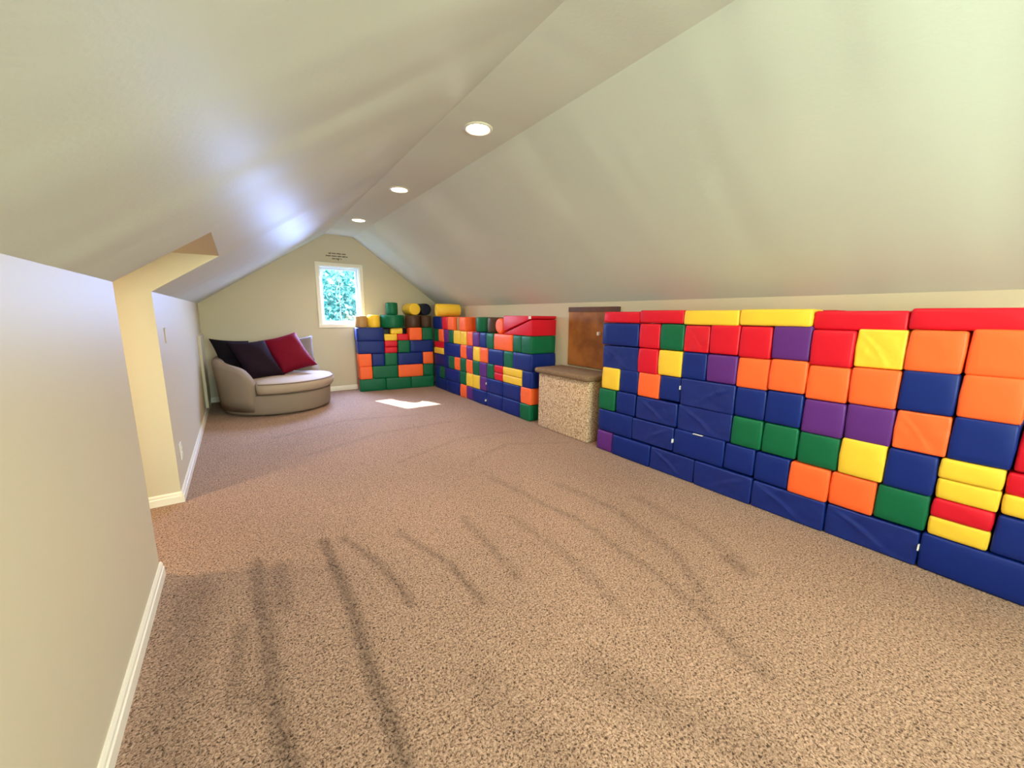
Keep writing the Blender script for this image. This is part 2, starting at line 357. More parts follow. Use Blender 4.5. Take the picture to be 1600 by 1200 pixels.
def block_mesh(w, d, h, seed=0, crease=False):
    """puffy upholstered box; local origin at the centre of its base; d along local y (0 front .. )"""
    key = (round(w, 2), round(d, 2), round(h, 2), seed, crease)
    if key in block_cache: me, (kw, kd, kh) = block_cache[key]; return me, (w/kw, d/kd, h/kh)
    n = 24 if crease else 8; r = .011; rg = random.Random(seed*31+5)
    bm = bmesh.new(); bmesh.ops.create_cube(bm, size=2)
    bmesh.ops.subdivide_edges(bm, edges=bm.edges[:], cuts=n-1, use_grid_fill=True)
    ph = [rg.uniform(0, 6.28) for _ in range(6)]; sag = [rg.uniform(-.004, .004) for _ in range(8)]
    # remap so the first / last rings sit in the rounded edge
    def rm(t): 
        s_ = abs(t)
        return math.copysign(1, t)*(s_ if s_ < .5 else .5+(s_-.5)) 
    for v in bm.verts:
        p = v.co.copy()
        half = Vector((w/2, d/2, h/2)); q = Vector([0, 0, 0])
        for a in range(3):
            t = p[a]; s_ = abs(t)
            lim = half[a]-r; L = lim*min(1, s_/.75) if s_ <= .75 else lim + (s_-.75)/.25*r
            q[a] = math.copysign(L, t) if t else 0
        core = Vector([max(-(half[a]-r), min(half[a]-r, q[a])) for a in range(3)])
        dvec = q-core
        if dvec.length > 1e-7:
            m_ = max(abs(dvec.x), abs(dvec.y), abs(dvec.z)); q = core + dvec.normalized()*m_
        # puff faces
        u = [q[a]/half[a] for a in range(3)]
        for a in range(3):
            if abs(u[a]) > .92:
                b_, c_ = (a+1) % 3, (a+2) % 3
                f = (1-u[b_]**2)*(1-u[c_]**2)
                q[a] += math.copysign(.0030*f + .0012*f*math.sin(3*u[b_]+ph[a]+4*u[c_]), u[a]) if not (a == 2) else math.copysign(.0008*f, u[a])
        ci = (u[0] > 0)*1+(u[1] > 0)*2+(u[2] > 0)*4
        q += Vector((u[0], u[1], 0))*(-abs(sag[ci]))*abs(u[0]*u[1]*u[2])
        if crease and u[1] < -.9:
            e_ = (1-abs(u[0])**3)*(1-abs(u[2])**3); z_ = u[2]; fl_ = 0
            for k_, (c0, c1, w_, a_) in enumerate(((-.15, -.75, .10, 1), (.55, -.30, .07, .7), (-.75, .35, .12, .5))):
                sg = -1 if (seed+k_) % 2 else 1
                fl_ += a_*math.exp(-((sg*u[0]-c0-c1*z_*(1+.3*z_))/w_)**2)
            am_ = .010 if w > .27 else .0035; q.y -= am_*fl_*e_; q.y += .6*am_*e_
        v.co = q + Vector((0, 0, h/2))
    bmesh.ops.recalc_face_normals(bm, faces=bm.faces)
    me = bpy.data.meshes.new('foam_block'); bm.to_mesh(me); bm.free()
    for pl_ in me.polygons: pl_.use_smooth = True
    block_cache[key] = (me, (w, d, h))
    return me, (1, 1, 1)
def ordinal(n): return ['', 'first', 'second', 'third', 'fourth', 'fifth', 'sixth', 'seventh'][n]
GAP = .0025
ALL = []
def place(kind, name, w, d, h, loc, rz, seed, wrinkle=False):
    me, sc = block_mesh(w-GAP, d, h-GAP*.6, seed, wrinkle)
    # each block gets its own copy of the mesh only where its colour differs
    key = (me.name, kind, wrinkle)
    if key not in place.c:
        m2 = me.copy(); m2.name = name; m2.materials.clear(); m2.materials.append((VM_WR if wrinkle else VM)[kind]); place.c[key] = m2
    o = bpy.data.objects.new(name, place.c[key]); COL.objects.link(o)
    o.location = loc; o.rotation_euler = (0, 0, rz); o.scale = sc
    return o
place.c = {}

def wall_of_blocks(rows, levels, origin, axis, depth, where, group, flip, tags=(), wrk=()):
    """rows: {row name: [(colour, a, b, half)]}; a-b along the wall; half 0 full, 1 lower slab, 2 upper slab"""
    for ri, (rname, items) in enumerate(rows):
        z0, z1 = levels[ri], levels[ri+1]
        def shape(it):
            if it[3] or z1-z0 < .12: return 'slab'
            return 'long' if it[2]-it[1] > .27 else 'cube'
        order = sorted(items, key=lambda it: (-(it[1]+it[2])/2 if flip else (it[1]+it[2])/2, -it[3]))
        cnt = {}; seen = {}
        for it in order:
            k = (it[0], shape(it)); cnt[k] = cnt.get(k, 0)+1
        for it in order:
            c, a, b, half = it[:4]; k = (c, shape(it)); seen[k] = seen.get(k, 0)+1
            zz0, zz1 = z0, z1; zm = (z0+z1)/2
            if half == 1: zz1 = zm
            if half == 2: zz0 = zm
            dz = it[4] if len(it) > 4 else 0       # how far it is pushed back (+) or forward (-)
            dd = it[5] if len(it) > 5 else depth
            sh = k[1]; noun = {'slab': 'flat foam slab', 'long': 'long foam brick', 'cube': 'square-faced foam block'}[sh]
            # position word
            stackpos = ''
            pair = [o_ for o_ in items if o_[0] == c and o_[3] and abs((o_[1]+o_[2])-(a+b)) < .1]
            cols = []
            for o_ in order:
                if (o_[0], shape(o_)) == k:
                    m_ = (o_[1]+o_[2])/2
                    if not any(abs(m_-x) < .06 for x in cols): cols.append(m_)
            ci = [i for i, x in enumerate(cols) if abs(x-(a+b)/2) < .06][0]
            if len(pair) > 1: stackpos = 'lower ' if half == 1 else 'upper '
            if len(cols) > 1:
                lab = f"{stackpos}{COLS[c][0]} {noun}, {ordinal(ci+1)} such from left, {rname}, {where}" if len(cols) > 1 else ''
            else: lab = f"{stackpos}{COLS[c][0]} {noun}, only such in {rname}, {where}"
            if len(it) > 6: zz0, zz1 = it[6], it[7]
            seed = rnd.randint(0, 3); jit = rnd.uniform(-.006, .005)+dz
            w = b-a; m_ = (a+b)/2
            if axis == 'y': loc = (origin+jit+dd/2, m_, zz0+.001); rz = -math.pi/2
            else:
                ox, oy, ang = origin; t_ = m_
                loc = (ox+math.cos(ang)*t_ - math.sin(ang)*(jit+dd/2), oy+math.sin(ang)*t_ + math.cos(ang)*(jit+dd/2), zz0+.001); rz = ang
            wr = any(abs(m_-x) < .05 and rr == ri for rr, x in wrk)
            nm = 'foam_slab' if sh == 'slab' else 'foam_block'
            o = place(c, nm, w, dd, zz1-zz0, loc, rz + rnd.uniform(-.004, .004), seed, wr and c in VM_WR)
            tag(o, lab, 'foam block', group); ALL.append(o)
            for (tr_, tx, side, tz) in tags:
                if tr_ == ri and abs(tx-m_) < .05:
                    bm = bmesh.new(); sxx = o.scale
                    # local x runs along the wall, local -y is the front
                    lx = side*(w/2)
                    if side == 0: bbox(bm, -.035, .035, -dd/2-.012, -dd/2+.004, (zz1-zz0)-.004, (zz1-zz0)-.001)
                    else: bbox(bm, lx-.003, lx+.002, -dd/2-.012, -dd/2+.01, tz, tz+.028)
                    tg = from_bm('care_tag', bm, TAGM, o); tag(tg, 'white sewn tag')

# --- near wall of blocks (beside the camera, right)
near = [('bottom row', [('pur', 2.167, 2.351, 0, 0, .366, 0.000, 0.181), ('blu', 1.782, 2.167, 0, 0, .366, 0.000, 0.180), ('blu', 1.409, 1.782, 0, 0, .366, 0.000, 0.180), ('blu', 1.019, 1.409, 0, 0, .366, 0.000, 0.182), ('blu', 0.633, 1.019, 0, 0, .366, 0.000, 0.174), ('blu', 0.258, 0.633, 0, 0, .366, 0.000, 0.176), ('blu', -0.12, 0.258, 0, 0, .366, 0.000, 0.185)]),
 ('second row up', [('blu', 1.965, 2.344, 0, 0, .366, 0.187, 0.379), ('blu', 1.589, 1.965, 0, 0, .366, 0.194, 0.376), ('blu', 1.212, 1.589, 0, 0, .366, 0.186, 0.377), ('blu', 1.022, 1.212, 0, 0, .366, 0.191, 0.371), ('blu', 0.83, 1.022, 0, 0, .366, 0.179, 0.366), ('ora', 0.634, 0.83, 0, 0, .366, 0.173, 0.364), ('ora', 0.442, 0.634, 0, 0, .366, 0.180, 0.367), ('grn', 0.25, 0.442, 0, 0, .366, 0.185, 0.368), ('red', 0.056, 0.247, 2, 0, .366, 0.278, 0.372), ('yel', 0.056, 0.247, 1, 0, .366, 0.186, 0.281), ('blu', -0.135, 0.054, 0, 0, .366, 0.191, 0.370)]),
 ('third row up', [('grn', 2.164, 2.348, 0, 0, .366, 0.382, 0.568), ('blu', 1.951, 2.15, 0, 0, .366, 0.383, 0.570), ('blu', 1.577, 1.94, 0, 0, .366, 0.382, 0.564), ('blu', 1.183, 1.577, 0, 0, .366, 0.376, 0.568), ('grn', 0.997, 1.183, 0, 0, .366, 0.373, 0.565), ('grn', 0.808, 0.997, 0, 0, .366, 0.373, 0.563), ('grn', 0.614, 0.808, 0, 0, .366, 0.368, 0.554), ('yel', 0.428, 0.614, 0, 0, .366, 0.371, 0.569), ('blu', 0.248, 0.428, 0, 0, .366, 0.367, 0.565), ('yel', 0.054, 0.248, 2, 0, .366, 0.472, 0.569), ('yel', 0.054, 0.246, 1, 0, .366, 0.372, 0.473), ('red', -0.137, 0.052, 2, 0, .366, 0.466, 0.565), ('yel', -0.139, 0.052, 1, 0, .366, 0.376, 0.468)]),
 ('fourth row up', [('yel', 2.129, 2.319, 0, 0, .366, 0.572, 0.761), ('blu', 1.941, 2.129, 0, 0, .366, 0.573, 0.761), ('ora', 1.744, 1.941, 0, 0, .366, 0.567, 0.762), ('blu', 1.565, 1.744, 0, 0, .366, 0.576, 0.761), ('blu', 1.182, 1.565, 0, 0, .366, 0.566, 0.763), ('blu', 0.998, 1.182, 0, 0, .366, 0.567, 0.758), ('blu', 0.806, 0.998, 0, 0, .366, 0.566, 0.766), ('pur', 0.612, 0.806, 0, 0, .366, 0.553, 0.748), ('pur', 0.423, 0.612, 0, 0, .366, 0.564, 0.757), ('ora', 0.235, 0.423, 0, 0, .366, 0.569, 0.762), ('blu', 0.045, 0.235, 0, 0, .366, 0.569, 0.771), ('red', -0.146, 0.043, 0, 0, .366, 0.572, 0.766)]),
 ('fifth row up', [('blu', 1.956, 2.331, 0, 0, .366, 0.755, 0.953), ('red', 1.773, 1.956, 0, 0, .366, 0.757, 0.954), ('yel', 1.573, 1.773, 0, 0, .366, 0.762, 0.953), ('blu', 1.39, 1.573, 0, 0, .366, 0.762, 0.954), ('pur', 1.191, 1.39, 0, 0, .366, 0.765, 0.953), ('ora', 1.002, 1.191, 0, 0, .366, 0.757, 0.950), ('ora', 0.808, 1.002, 0, 0, .366, 0.768, 0.958), ('ora', 0.617, 0.808, 0, 0, .366, 0.750, 0.942), ('ora', 0.428, 0.617, 0, 0, .366, 0.757, 0.951), ('blu', 0.236, 0.428, 0, 0, .366, 0.762, 0.960), ('ora', 0.048, 0.236, 0, 0, .366, 0.768, 0.963)]),
 ('sixth row up', [('blu', 1.962, 2.337, 0, 0, .366, 0.958, 1.144), ('red', 1.772, 1.962, 0, 0, .366, 0.957, 1.148), ('grn', 1.575, 1.772, 0, 0, .366, 0.957, 1.150), ('red', 1.388, 1.575, 0, 0, .366, 0.956, 1.144), ('red', 1.195, 1.388, 0, 0, .366, 0.958, 1.153), ('red', 1.009, 1.195, 0, 0, .366, 0.951, 1.148), ('pur', 0.812, 1.009, 0, 0, .366, 0.959, 1.157), ('red', 0.622, 0.812, 0, 0, .366, 0.942, 1.139), ('yel', 0.429, 0.622, 0, 0, .366, 0.953, 1.149), ('ora', 0.239, 0.429, 0, 0, .366, 0.956, 1.151), ('ora', 0.05, 0.236, 0, 0, .366, 0.959, 1.162)]),
 ('top layer', [('red', 1.96, 2.335, 0, 0, .185, 1.147, 1.240), ('red', 1.584, 1.96, 0, 0, .185, 1.152, 1.250), ('yel', 1.207, 1.584, 0, -.004, .185, 1.147, 1.248), ('yel', 0.822, 1.207, 0, -.006, .185, 1.152, 1.252), ('red', 0.44, 0.822, 0, .012, .185, 1.139, 1.241), ('red', 0.06, 0.44, 0, .006, .185, 1.152, 1.252)])]
NL = [0, .183, .374, .567, .76, .954, 1.149, 1.246]
wall_of_blocks(near, NL, 2.618, 'y', .366, 'near block wall', 'foam blocks of the near block wall', True,
               tags=[(3, 1.655, 1, .10), (1, 1.777, 1, .07), (1, 1.400, 0, 0), (0, .4455, 1, .09)],
               wrk=[(2, 1.76), (1, 1.777), (0, 1.595), (3, 1.373), (2, 1.38), (4, 2.14), (0, .826), (0, .4455), (5, .525), (5, 1.48), (3, .33), (0, 1.214)])
for a, b, lab in ((1.62, 1.99, 'dark red foam slab behind the red slabs at the left, top layer, near block wall'), (1.17, 1.25, ''), (.765, 1.14, 'dark red foam slab behind the nearer yellow slab, top layer, near block wall')):
    if lab:
        o = place('red', 'foam_slab', b-a, .175, .10, (2.905, (a+b)/2, 1.15), math.pi/2, 1); tag(o, lab, 'foam block', 'foam blocks of the near block wall')
# --- block wall beyond the carpeted step
mid = [('bottom row', [('blu', 5.549, 6.0, 0), ('blu', 5.102, 5.549, 0), ('ora', 4.906, 5.098, 0), ('pur', 4.718, 4.906, 0), ('blu', 4.348, 4.718, 0), ('blu', 3.96, 4.348, 0), ('blu', 3.585, 3.96, 0), ('grn', 3.392, 3.585, 0)]),
 ('second row up', [('blu', 5.812, 6.0, 0), ('grn', 5.619, 5.812, 0), ('blu', 5.114, 5.619, 0), ('grn', 4.915, 5.110, 0), ('yel', 4.721, 4.912, 0), ('yel', 4.53, 4.721, 0), ('pur', 4.345, 4.527, 0), ('blu', 3.965, 4.343, 0), ('blu', 3.59, 3.962, 0), ('ora', 3.385, 3.587, 0)]),
 ('third row up', [('blu', 5.472, 6.0, 0), ('grn', 5.285, 5.472, 0), ('ora', 5.09, 5.285, 0), ('grn', 4.912, 5.086, 0), ('ora', 4.72, 4.909, 0), ('grn', 4.538, 4.717, 0), ('pur', 4.338, 4.535, 0), ('grn', 4.166, 4.332, 0), ('red', 3.957, 4.16, 2), ('red', 3.957, 4.16, 1), ('yel', 3.56, 3.955, 2), ('yel', 3.56, 3.955, 1), ('blu', 3.371, 3.557, 0)]),
 ('fourth row up', [('red', 5.63, 6.0, 2), ('yel', 5.63, 6.0, 1), ('blu', 5.092, 5.627, 0), ('ora', 4.887, 5.088, 0), ('pur', 4.703, 4.884, 0), ('yel', 4.508, 4.7, 0), ('ora', 4.312, 4.505, 0), ('blu', 3.942, 4.303, 0), ('grn', 3.75, 3.938, 0), ('blu', 3.371, 3.746, 0)]),
 ('fifth row up', [('grn', 5.825, 6.0, 0), ('ora', 5.63, 5.82, 0), ('pur', 5.465, 5.625, 0), ('grn', 5.292, 5.462, 0), ('yel', 5.088, 5.289, 0), ('yel', 4.89, 5.085, 0), ('ora', 4.712, 4.886, 0), ('pur', 4.53, 4.708, 0), ('blu', 4.344, 4.526, 0), ('grn', 4.158, 4.34, 0), ('ora', 3.76, 4.154, 0), ('grn', 3.569, 3.752, 0), ('grn', 3.378, 3.566, 0)]),
 ('top row', [('blu', 5.69, 6.04, 0), ('red', 5.474, 5.676, 0), ('ora', 5.262, 5.468, 0, -.01), ('ora', 4.888, 5.08, 0, -.012)])]
ML = [0, .19, .383, .578, .776, .975, 1.172]
wall_of_blocks(mid, ML, 2.648, 'y', .355, 'block wall beyond carpeted step', 'foam blocks of the wall beyond the carpeted step', True,
               tags=[(0, 4.533, 1, .06), (1, 4.436, 1, .1)], wrk=[(1, 3.486)])
# --- block wall against the window wall, set slightly askew
ANG = math.radians(-7)
fx0, fy0 = 1.487, 6.205
def fr(L): return [(c, (a-1.487)/math.cos(ANG), (b-1.487)/math.cos(ANG), *r_) for c, a, b, *r_ in L]
far = [('bottom row', fr([('grn', 1.485, 1.878, 0, 0, .15), ('grn', 1.878, 2.276, 0), ('grn', 2.276, 2.66, 0)])),
 ('second row up', fr([('ora', 1.493, 1.682, 0), ('grn', 1.682, 2.076, 0), ('ora', 2.076, 2.482, 0, -.008), ('grn', 2.484, 2.66, 0)])),
 ('third row up', fr([('ora', 1.486, 1.68, 0), ('blu', 1.682, 1.876, 0), ('grn', 1.876, 2.073, 0), ('blu', 2.075, 2.482, 0), ('ora', 2.484, 2.66, 0, -.006)])),
 ('fourth row up', fr([('blu', 1.484, 1.878, 0), ('red', 1.882, 2.08, 2), ('red', 1.882, 2.08, 1), ('grn', 2.084, 2.275, 0), ('blu', 2.277, 2.66, 0)])),
 ('fifth row up', fr([('blu', 1.478, 1.876, 0), ('yel', 1.882, 2.078, 1, -.008, .15), ('red', 2.08, 2.262, 1, 0, .15), ('ora', 2.268, 2.474, 0, -.03), ('grn', 2.476, 2.66, 0)]))]
FL_ = [0, .192, .393, .592, .790, .992]
wall_of_blocks(far, FL_, (fx0, fy0, ANG), 'x', .295, 'block wall under window', 'foam blocks of the wall under the window', False)
o = place('red', 'foam_block', .37, .135, .19, (1.70, 6.41, .001), ANG, 1); tag(o, 'dark red foam block behind the bottom left green brick, block wall under window', 'foam block', 'foam blocks of the wall under the window')
o = place('nav', 'foam_block', .37, .13, .19, (2.10, 6.365, .793), ANG, 1); tag(o, 'dark navy filler added as shade in the gap behind the small yellow slabs, block wall under window', 'foam block', 'foam blocks of the wall under the window')  # added filler: its navy colour stands in for the shade in the gap
o = place('yel', 'foam_slab', .185, .13, .094, (2.087, 6.20, .893), ANG, 2); tag(o, 'yellow flat foam slab on top of other slabs, under the large green cylinder', 'foam block', 'foam blocks of the wall under the window')

# --- foam cylinders
def cyl_mesh(r, h, n=36, rr=.014):
    bm = bmesh.new(); prof = [(0, 0), (r*.5, -.0), (r-rr*1.5, 0), (r-rr*.4, rr*.25), (r, rr), (r+.002, h*.33), (r+.002, h*.67), (r, h-rr), (r-rr*.4, h-rr*.25), (r-rr*1.5, h), (r*.5, h+.002), (0, h+.003)]
    rows = []
    for q, z in prof:
        rows.append([bm.verts.new((q*math.cos(2*math.pi*i/n), q*math.sin(2*math.pi*i/n), z)) for i in range(n)] if q else [bm.verts.new((0, 0, z))])
    for a, b in zip(rows, rows[1:]):
        for i in range(n):
            j = (i+1) % n
            if len(a) == 1: bm.faces.new((a[0], b[i], b[j]))
            elif len(b) == 1: bm.faces.new((a[i], a[j], b[0]))
            else: bm.faces.new((a[i], a[j], b[j], b[i]))
    return bm
def cyl_up(c, r, h, loc, lab, grp='foam cylinders on top of the block walls'):
    o = from_bm('foam_cylinder', cyl_mesh(r, h), VM[c], None, loc, True); return tag(o, lab, 'foam cylinder', grp)
def cyl_lay(c, r, h, start, d, lab, grp='foam cylinders on top of the block walls'):
    o = cyl_up(c, r, h, start, lab, grp); o.rotation_euler = Vector(d).to_track_quat('Z', 'Y').to_euler(); return o
cyl_up('tan', .09, .182, (1.58, 6.30, .993), 'tan upright foam cylinder at the window end of the block wall under the window')
cyl_up('yel', .094, .195, (1.766, 6.285, .993), 'yellow upright foam cylinder between the tan and the large green ones')
cyl_up('grn', .187, .198, (2.060, 6.29, .993), 'large green upright foam cylinder with a smaller green one standing on it')
cyl_up('grn', .092, .19, (2.055, 6.27, 1.195), 'small teal-green upright foam cylinder standing on the large green one')
cyl_up('brn', .12, .193, (2.378, 6.22, .993), 'brown upright foam cylinder under the yellow lying one near the corner')
cyl_up('brn', .088, .190, (2.590, 6.18, .993), 'narrow dark brown upright foam cylinder in the corner under the navy one')
cyl_lay('yel', .094, .36, (2.385, 6.11, 1.286), (0, 1, 0), 'yellow foam cylinder lying end-on to the room on the brown cylinders')
cyl_lay('nav', .094, .36, (2.58, 6.13, 1.286), (0, 1, 0), 'dark navy foam cylinder lying between the two yellow lying ones')
cyl_lay('yel', .096, .38, (2.56, 5.70, 1.273), (.98, -.19, 0), 'yellow foam cylinder lying sideways on the corner blocks by the right wall')
cyl_up('tan', .075, .19, (2.735, 5.172, .977), 'tan upright foam cylinder wedged between two orange blocks, block wall beyond carpeted step')
cyl_up('grn', .158, .197, (2.815, 4.585, .977), 'green upright foam cylinder beside the brown one, block wall beyond carpeted step')
cyl_up('brn', .125, .195, (2.785, 4.29, .977), 'brown upright foam cylinder between green and orange ones, block wall beyond carpeted step')
cyl_lay('ora', .094, .30, (2.665, 4.06, 1.072), (1, 0, 0), 'orange foam cylinder lying with its round end facing the room, beside the red wedges')
# --- two red wedges
def wedge(poly, lab, tagbit=False):
    bm = bmesh.new(); prism(bm, [(2.648, y, z) for y, z in poly], (.36, 0, 0))
    bmesh.ops.bevel(bm, geom=bm.edges[:], offset=.007, segments=3, affect='EDGES', profile=.5)
    c = Vector((2.83, sum(p_[0] for p_ in poly)/len(poly), min(p_[1] for p_ in poly)))
    for v in bm.verts: v.co -= c
    o = from_bm('foam_wedge', bm, VM['red'], None, c, True); tag(o, lab, 'foam wedge', 'red foam wedges beside the carpeted step')
    return o, c
wedge([(3.955, .978), (3.386, .978), (3.386, 1.158)], 'lower red foam wedge, thick end toward the carpeted step')
o, c = wedge([(3.945, 1.010), (3.386, 1.170), (3.386, 1.198), (3.945, 1.198)], 'upper red foam wedge, thin end toward the carpeted step')
bm = bmesh.new(); bbox(bm, 2.632-c.x, 2.65-c.x, 3.40-c.y, 3.425-c.y, 1.165-c.z, 1.195-c.z); tag(from_bm('care_tag', bm, TAGM, o), 'white sewn tag')

# ------------------------------------------------------------------ carpeted step
st = tag(empty('carpeted_step', (2.83, 2.85, 0)), 'tall carpet-covered step box below the brown access door, darker padded top', 'step box')
bm = bmesh.new(); bbox(bm, 2.632-2.83, 3.0-2.83, 2.482-2.85, 3.225-2.85, 0, .598, .012, 3); from_bm('body', bm, CARPET_BOX, st, smooth=True)
bm = bmesh.new(); bbox(bm, 2.594-2.83, 3.005-2.83, 2.452-2.85, 3.262-2.85, .597, .653, .024, 5); o = from_bm('top', bm, CARPET_TOP, st, smooth=True); tag(o, 'darker brown carpeted top with rounded edge')

# ------------------------------------------------------------------ outlets, switch
def plate(loc, lab, name, cat, z0, z1, w):
    r = tag(empty(name, loc), lab, cat)
    bm = bmesh.new(); bbox(bm, 0, .006, -w/2, w/2, z0, z1, .003, 2); from_bm('plate', bm, PLASTIC, r)
    return r
r = plate((XL, 3.33, .22), 'white electrical outlet low on the left wall past the dormer corner', 'wall_outlet', 'outlet', 0, .115, .07)
for zz in (.035, .08):
    bm = bmesh.new(); bbox(bm, .006, .009, -.017, .017, zz-.013, zz+.013, .004, 2); from_bm('socket', bm, mat('socket', srgb(215, 210, 200), .4), r)
r = plate((XL, 3.40, 1.0), 'wall-coloured switch plate on the left wall past the dormer corner', 'switch_plate', 'switch', 0, .10, .06)
r.children[0].data.materials[0] = WALL

# ------------------------------------------------------------------ lettering above the window (too small to read in the photograph)
INK = mat('decal_ink', srgb(60, 56, 50), .7)
dc = tag(empty('wall_lettering', (1.335, YF-.001, 2.02)), 'three short lines of small dark script lettering above the window', 'wall decal')
def scribble(x0, x1, z, hgt, seed, desc=None):
    rg = random.Random(seed); bm = bmesh.new(); x = x0; pts = []
    while x < x1:
        word = rg.uniform(.035, .075); e = min(x+word, x1)
        k = x; ph = rg.uniform(0, 6)
        while k < e:
            tall = 1.9 if rg.random() < .18 else 1
            pts.append((k, z + hgt*.5*math.sin(k*620+ph)*tall)); k += .0022
        pts.append(None); x = e + .009
    prev = None
    for p_ in pts:
        if p_ and prev:
            a = Vector((prev[0], 0, prev[1])); b = Vector((p_[0], 0, p_[1])); dd = (b-a).normalized(); nn = Vector((-dd.z, 0, dd.x))*.0022
            vs = [bm.verts.new(q) for q in (a-nn, b-nn, b+nn, a+nn)]; ws = [bm.verts.new(q.co+Vector((0, -.0015, 0))) for q in vs]
            bm.faces.new(ws); bm.faces.new(vs[::-1])
            for i in range(4): bm.faces.new((vs[i], vs[(i+1) % 4], ws[(i+1) % 4], ws[i]))
        prev = p_
    if desc: 
        bbox(bm, desc-.003, desc+.003, -.0015, 0, z-.03, z)
    return bm
k_ = 1.012
from_bm('script_line', scribble(-.115, .13, .075, .014, 1), INK, dc)
from_bm('script_line', scribble(-.155, .155, .037, .014, 2), INK, dc)
from_bm('script_line', scribble(-.068, .07, .0, .014, 3, desc=.018), INK, dc)

# ------------------------------------------------------------------ round swivel loveseat
UPH = mat('sofa_fabric', srgb(150, 132, 116), .85, bump=[(7, .25, .02), (350, .25, .001)], spec=.2)
CUSH = mat('cushion_fabric', srgb(178, 158, 138), .85, bump=[(6, .3, .02), (350, .25, .001)], spec=.2)
PIPE = mat('piping', srgb(120, 100, 82), .8)
SC = Vector((.375, 5.835, 0)); SR = .61
sofa = tag(empty('round_loveseat', SC), 'large round beige upholstered loveseat with low curved back in the far left corner', 'armchair')
def lathe_part(name, prof, m, n=72, parent=sofa, loc=None):
    bm = bmesh.new(); rows = []
    for q, z in prof: rows.append([bm.verts.new((q*math.cos(2*math.pi*i/n), q*math.sin(2*math.pi*i/n), z)) for i in range(n)] if q else [bm.verts.new((0, 0, z))])
    for a, b in zip(rows, rows[1:]):
        for i in range(n):
            j = (i+1) % n
            if len(a) == 1: bm.faces.new((a[0], b[i], b[j]))
            elif len(b) == 1: bm.faces.new((a[i], a[j], b[0]))
            else: bm.faces.new((a[i], a[j], b[j], b[i]))
    return from_bm(name, bm, m, parent, loc, True)
lathe_part('base', [(0, .012), (SR-.05, .012), (SR-.015, .02), (SR-.004, .05), (SR, .14), (SR+.004, .235), (SR-.004, .25), (SR-.05, .256), (0, .256)], UPH)
A0, A1 = 243, 27          # arm ends, degrees, going clockwise (decreasing) through the back at 135
def shell():
    bm = bmesh.new(); N = 60; rings = []
    for i in range(N+1):
        f = i/N; ang = math.radians(A0 + (A1-A0)*f)
        e = min(f, 1-f)*abs(A1-A0)        # degrees from the nearest end
        top = .40 + .175*math.sin(min(1, e/16)*math.pi/2) + .115*min(1, max(0, (e-14)/70))**.8
        th = .125
        sh = 1 if e > 6 else .55+.45*math.sin(e/6*math.pi/2)   # ends drawn in so they look rounded
        ro = lambda z: SR + .010 + .055*(z/.7)**1.3
        mid_ = lambda z: ro(z)-th/2
        prof = []
        for (o_, z) in [(1, .06), (1, .2), (1, .35), (1, top-.05)]: prof.append((mid_(z)+th/2*sh, z))
        for a_ in range(1, 8):
            t_ = math.pi*a_/8; zz = top-.05; prof.append((mid_(zz)+th/2*sh*math.cos(t_), zz+.05*math.sin(t_)))
        prof += [(mid_(top-.05)-th/2*sh, top-.05), (mid_(.35)-th/2*sh, min(.34, top-.06)), (mid_(.25)-th/2*sh, .25)]
        rings.append([bm.verts.new((q*math.cos(ang), q*math.sin(ang), z)) for q, z in prof])
    for a, b in zip(rings, rings[1:]):
        for j in range(len(a)-1): bm.faces.new((a[j], a[j+1], b[j+1], b[j]))
        bm.faces.new((a[-1], a[0], b[0], b[-1]))
    bm.faces.new(rings[0]); bm.faces.new(rings[-1][::-1])
    return bm
from_bm('backrest', shell(), UPH, sofa, smooth=True)
# seat cushion: thick round pad, bulging past the base on the open side
def cushion():
    bm = bmesh.new(); n = 72; rows = []
    def rad(a):   # wider over the open front
        d_ = abs((math.degrees(a)-315+180) % 360-180)
        return .50 + (.165 if d_ < 68 else .165*max(0, 1-(d_-68)/8))
    prof = [(0, .262), (.7, .262), (.955, .27), (.99, .30), (1.0, .335), (.99, .37), (.965, .392), (.9, .402), (.7, .418), (.35, .43), (0, .433)]
    for q, z in prof: rows.append([bm.verts.new((q*rad(2*math.pi*i/n)*math.cos(2*math.pi*i/n), q*rad(2*math.pi*i/n)*math.sin(2*math.pi*i/n), z)) for i in range(n)] if q else [bm.verts.new((0, 0, z))])
    for a, b in zip(rows, rows[1:]):
        for i in range(n):
            j = (i+1) % n
            if len(a) == 1: bm.faces.new((a[0], b[i], b[j]))
            elif len(b) == 1: bm.faces.new((a[i], a[j], b[0]))
            else: bm.faces.new((a[i], a[j], b[j], b[i]))
    return bm, rad
cb, rad = cushion(); cu = from_bm('seat_cushion', cb, CUSH, sofa, smooth=True)
def tube(bm, pts, r, closed=False, n=8):
    rows = []
    for i, p_ in enumerate(pts):
        p_ = Vector(p_); a = Vector(pts[max(0, i-1)]); b = Vector(pts[min(len(pts)-1, i+1)]); d_ = (b-a).normalized()
        s_ = d_.cross(Vector((0, 0, 1))); s_ = s_.normalized() if s_.length > 1e-4 else Vector((1, 0, 0)); t_ = s_.cross(d_)
        rows.append([bm.verts.new(p_+s_*r*math.cos(2*math.pi*k/n)+t_*r*math.sin(2*math.pi*k/n)) for k in range(n)])
    for a, b in zip(rows, rows[1:]):
        for k in range(n): bm.faces.new((a[k], a[(k+1) % n], b[(k+1) % n], b[k]))
    bm.faces.new(rows[0]); bm.faces.new(rows[-1])
bm = bmesh.new(); tube(bm, [(rad(math.radians(a))*.982*math.cos(math.radians(a)), rad(math.radians(a))*.982*math.sin(math.radians(a)), .388) for a in range(248, 383, 3)], .005); from_bm('piping', bm, PIPE, cu, smooth=True)

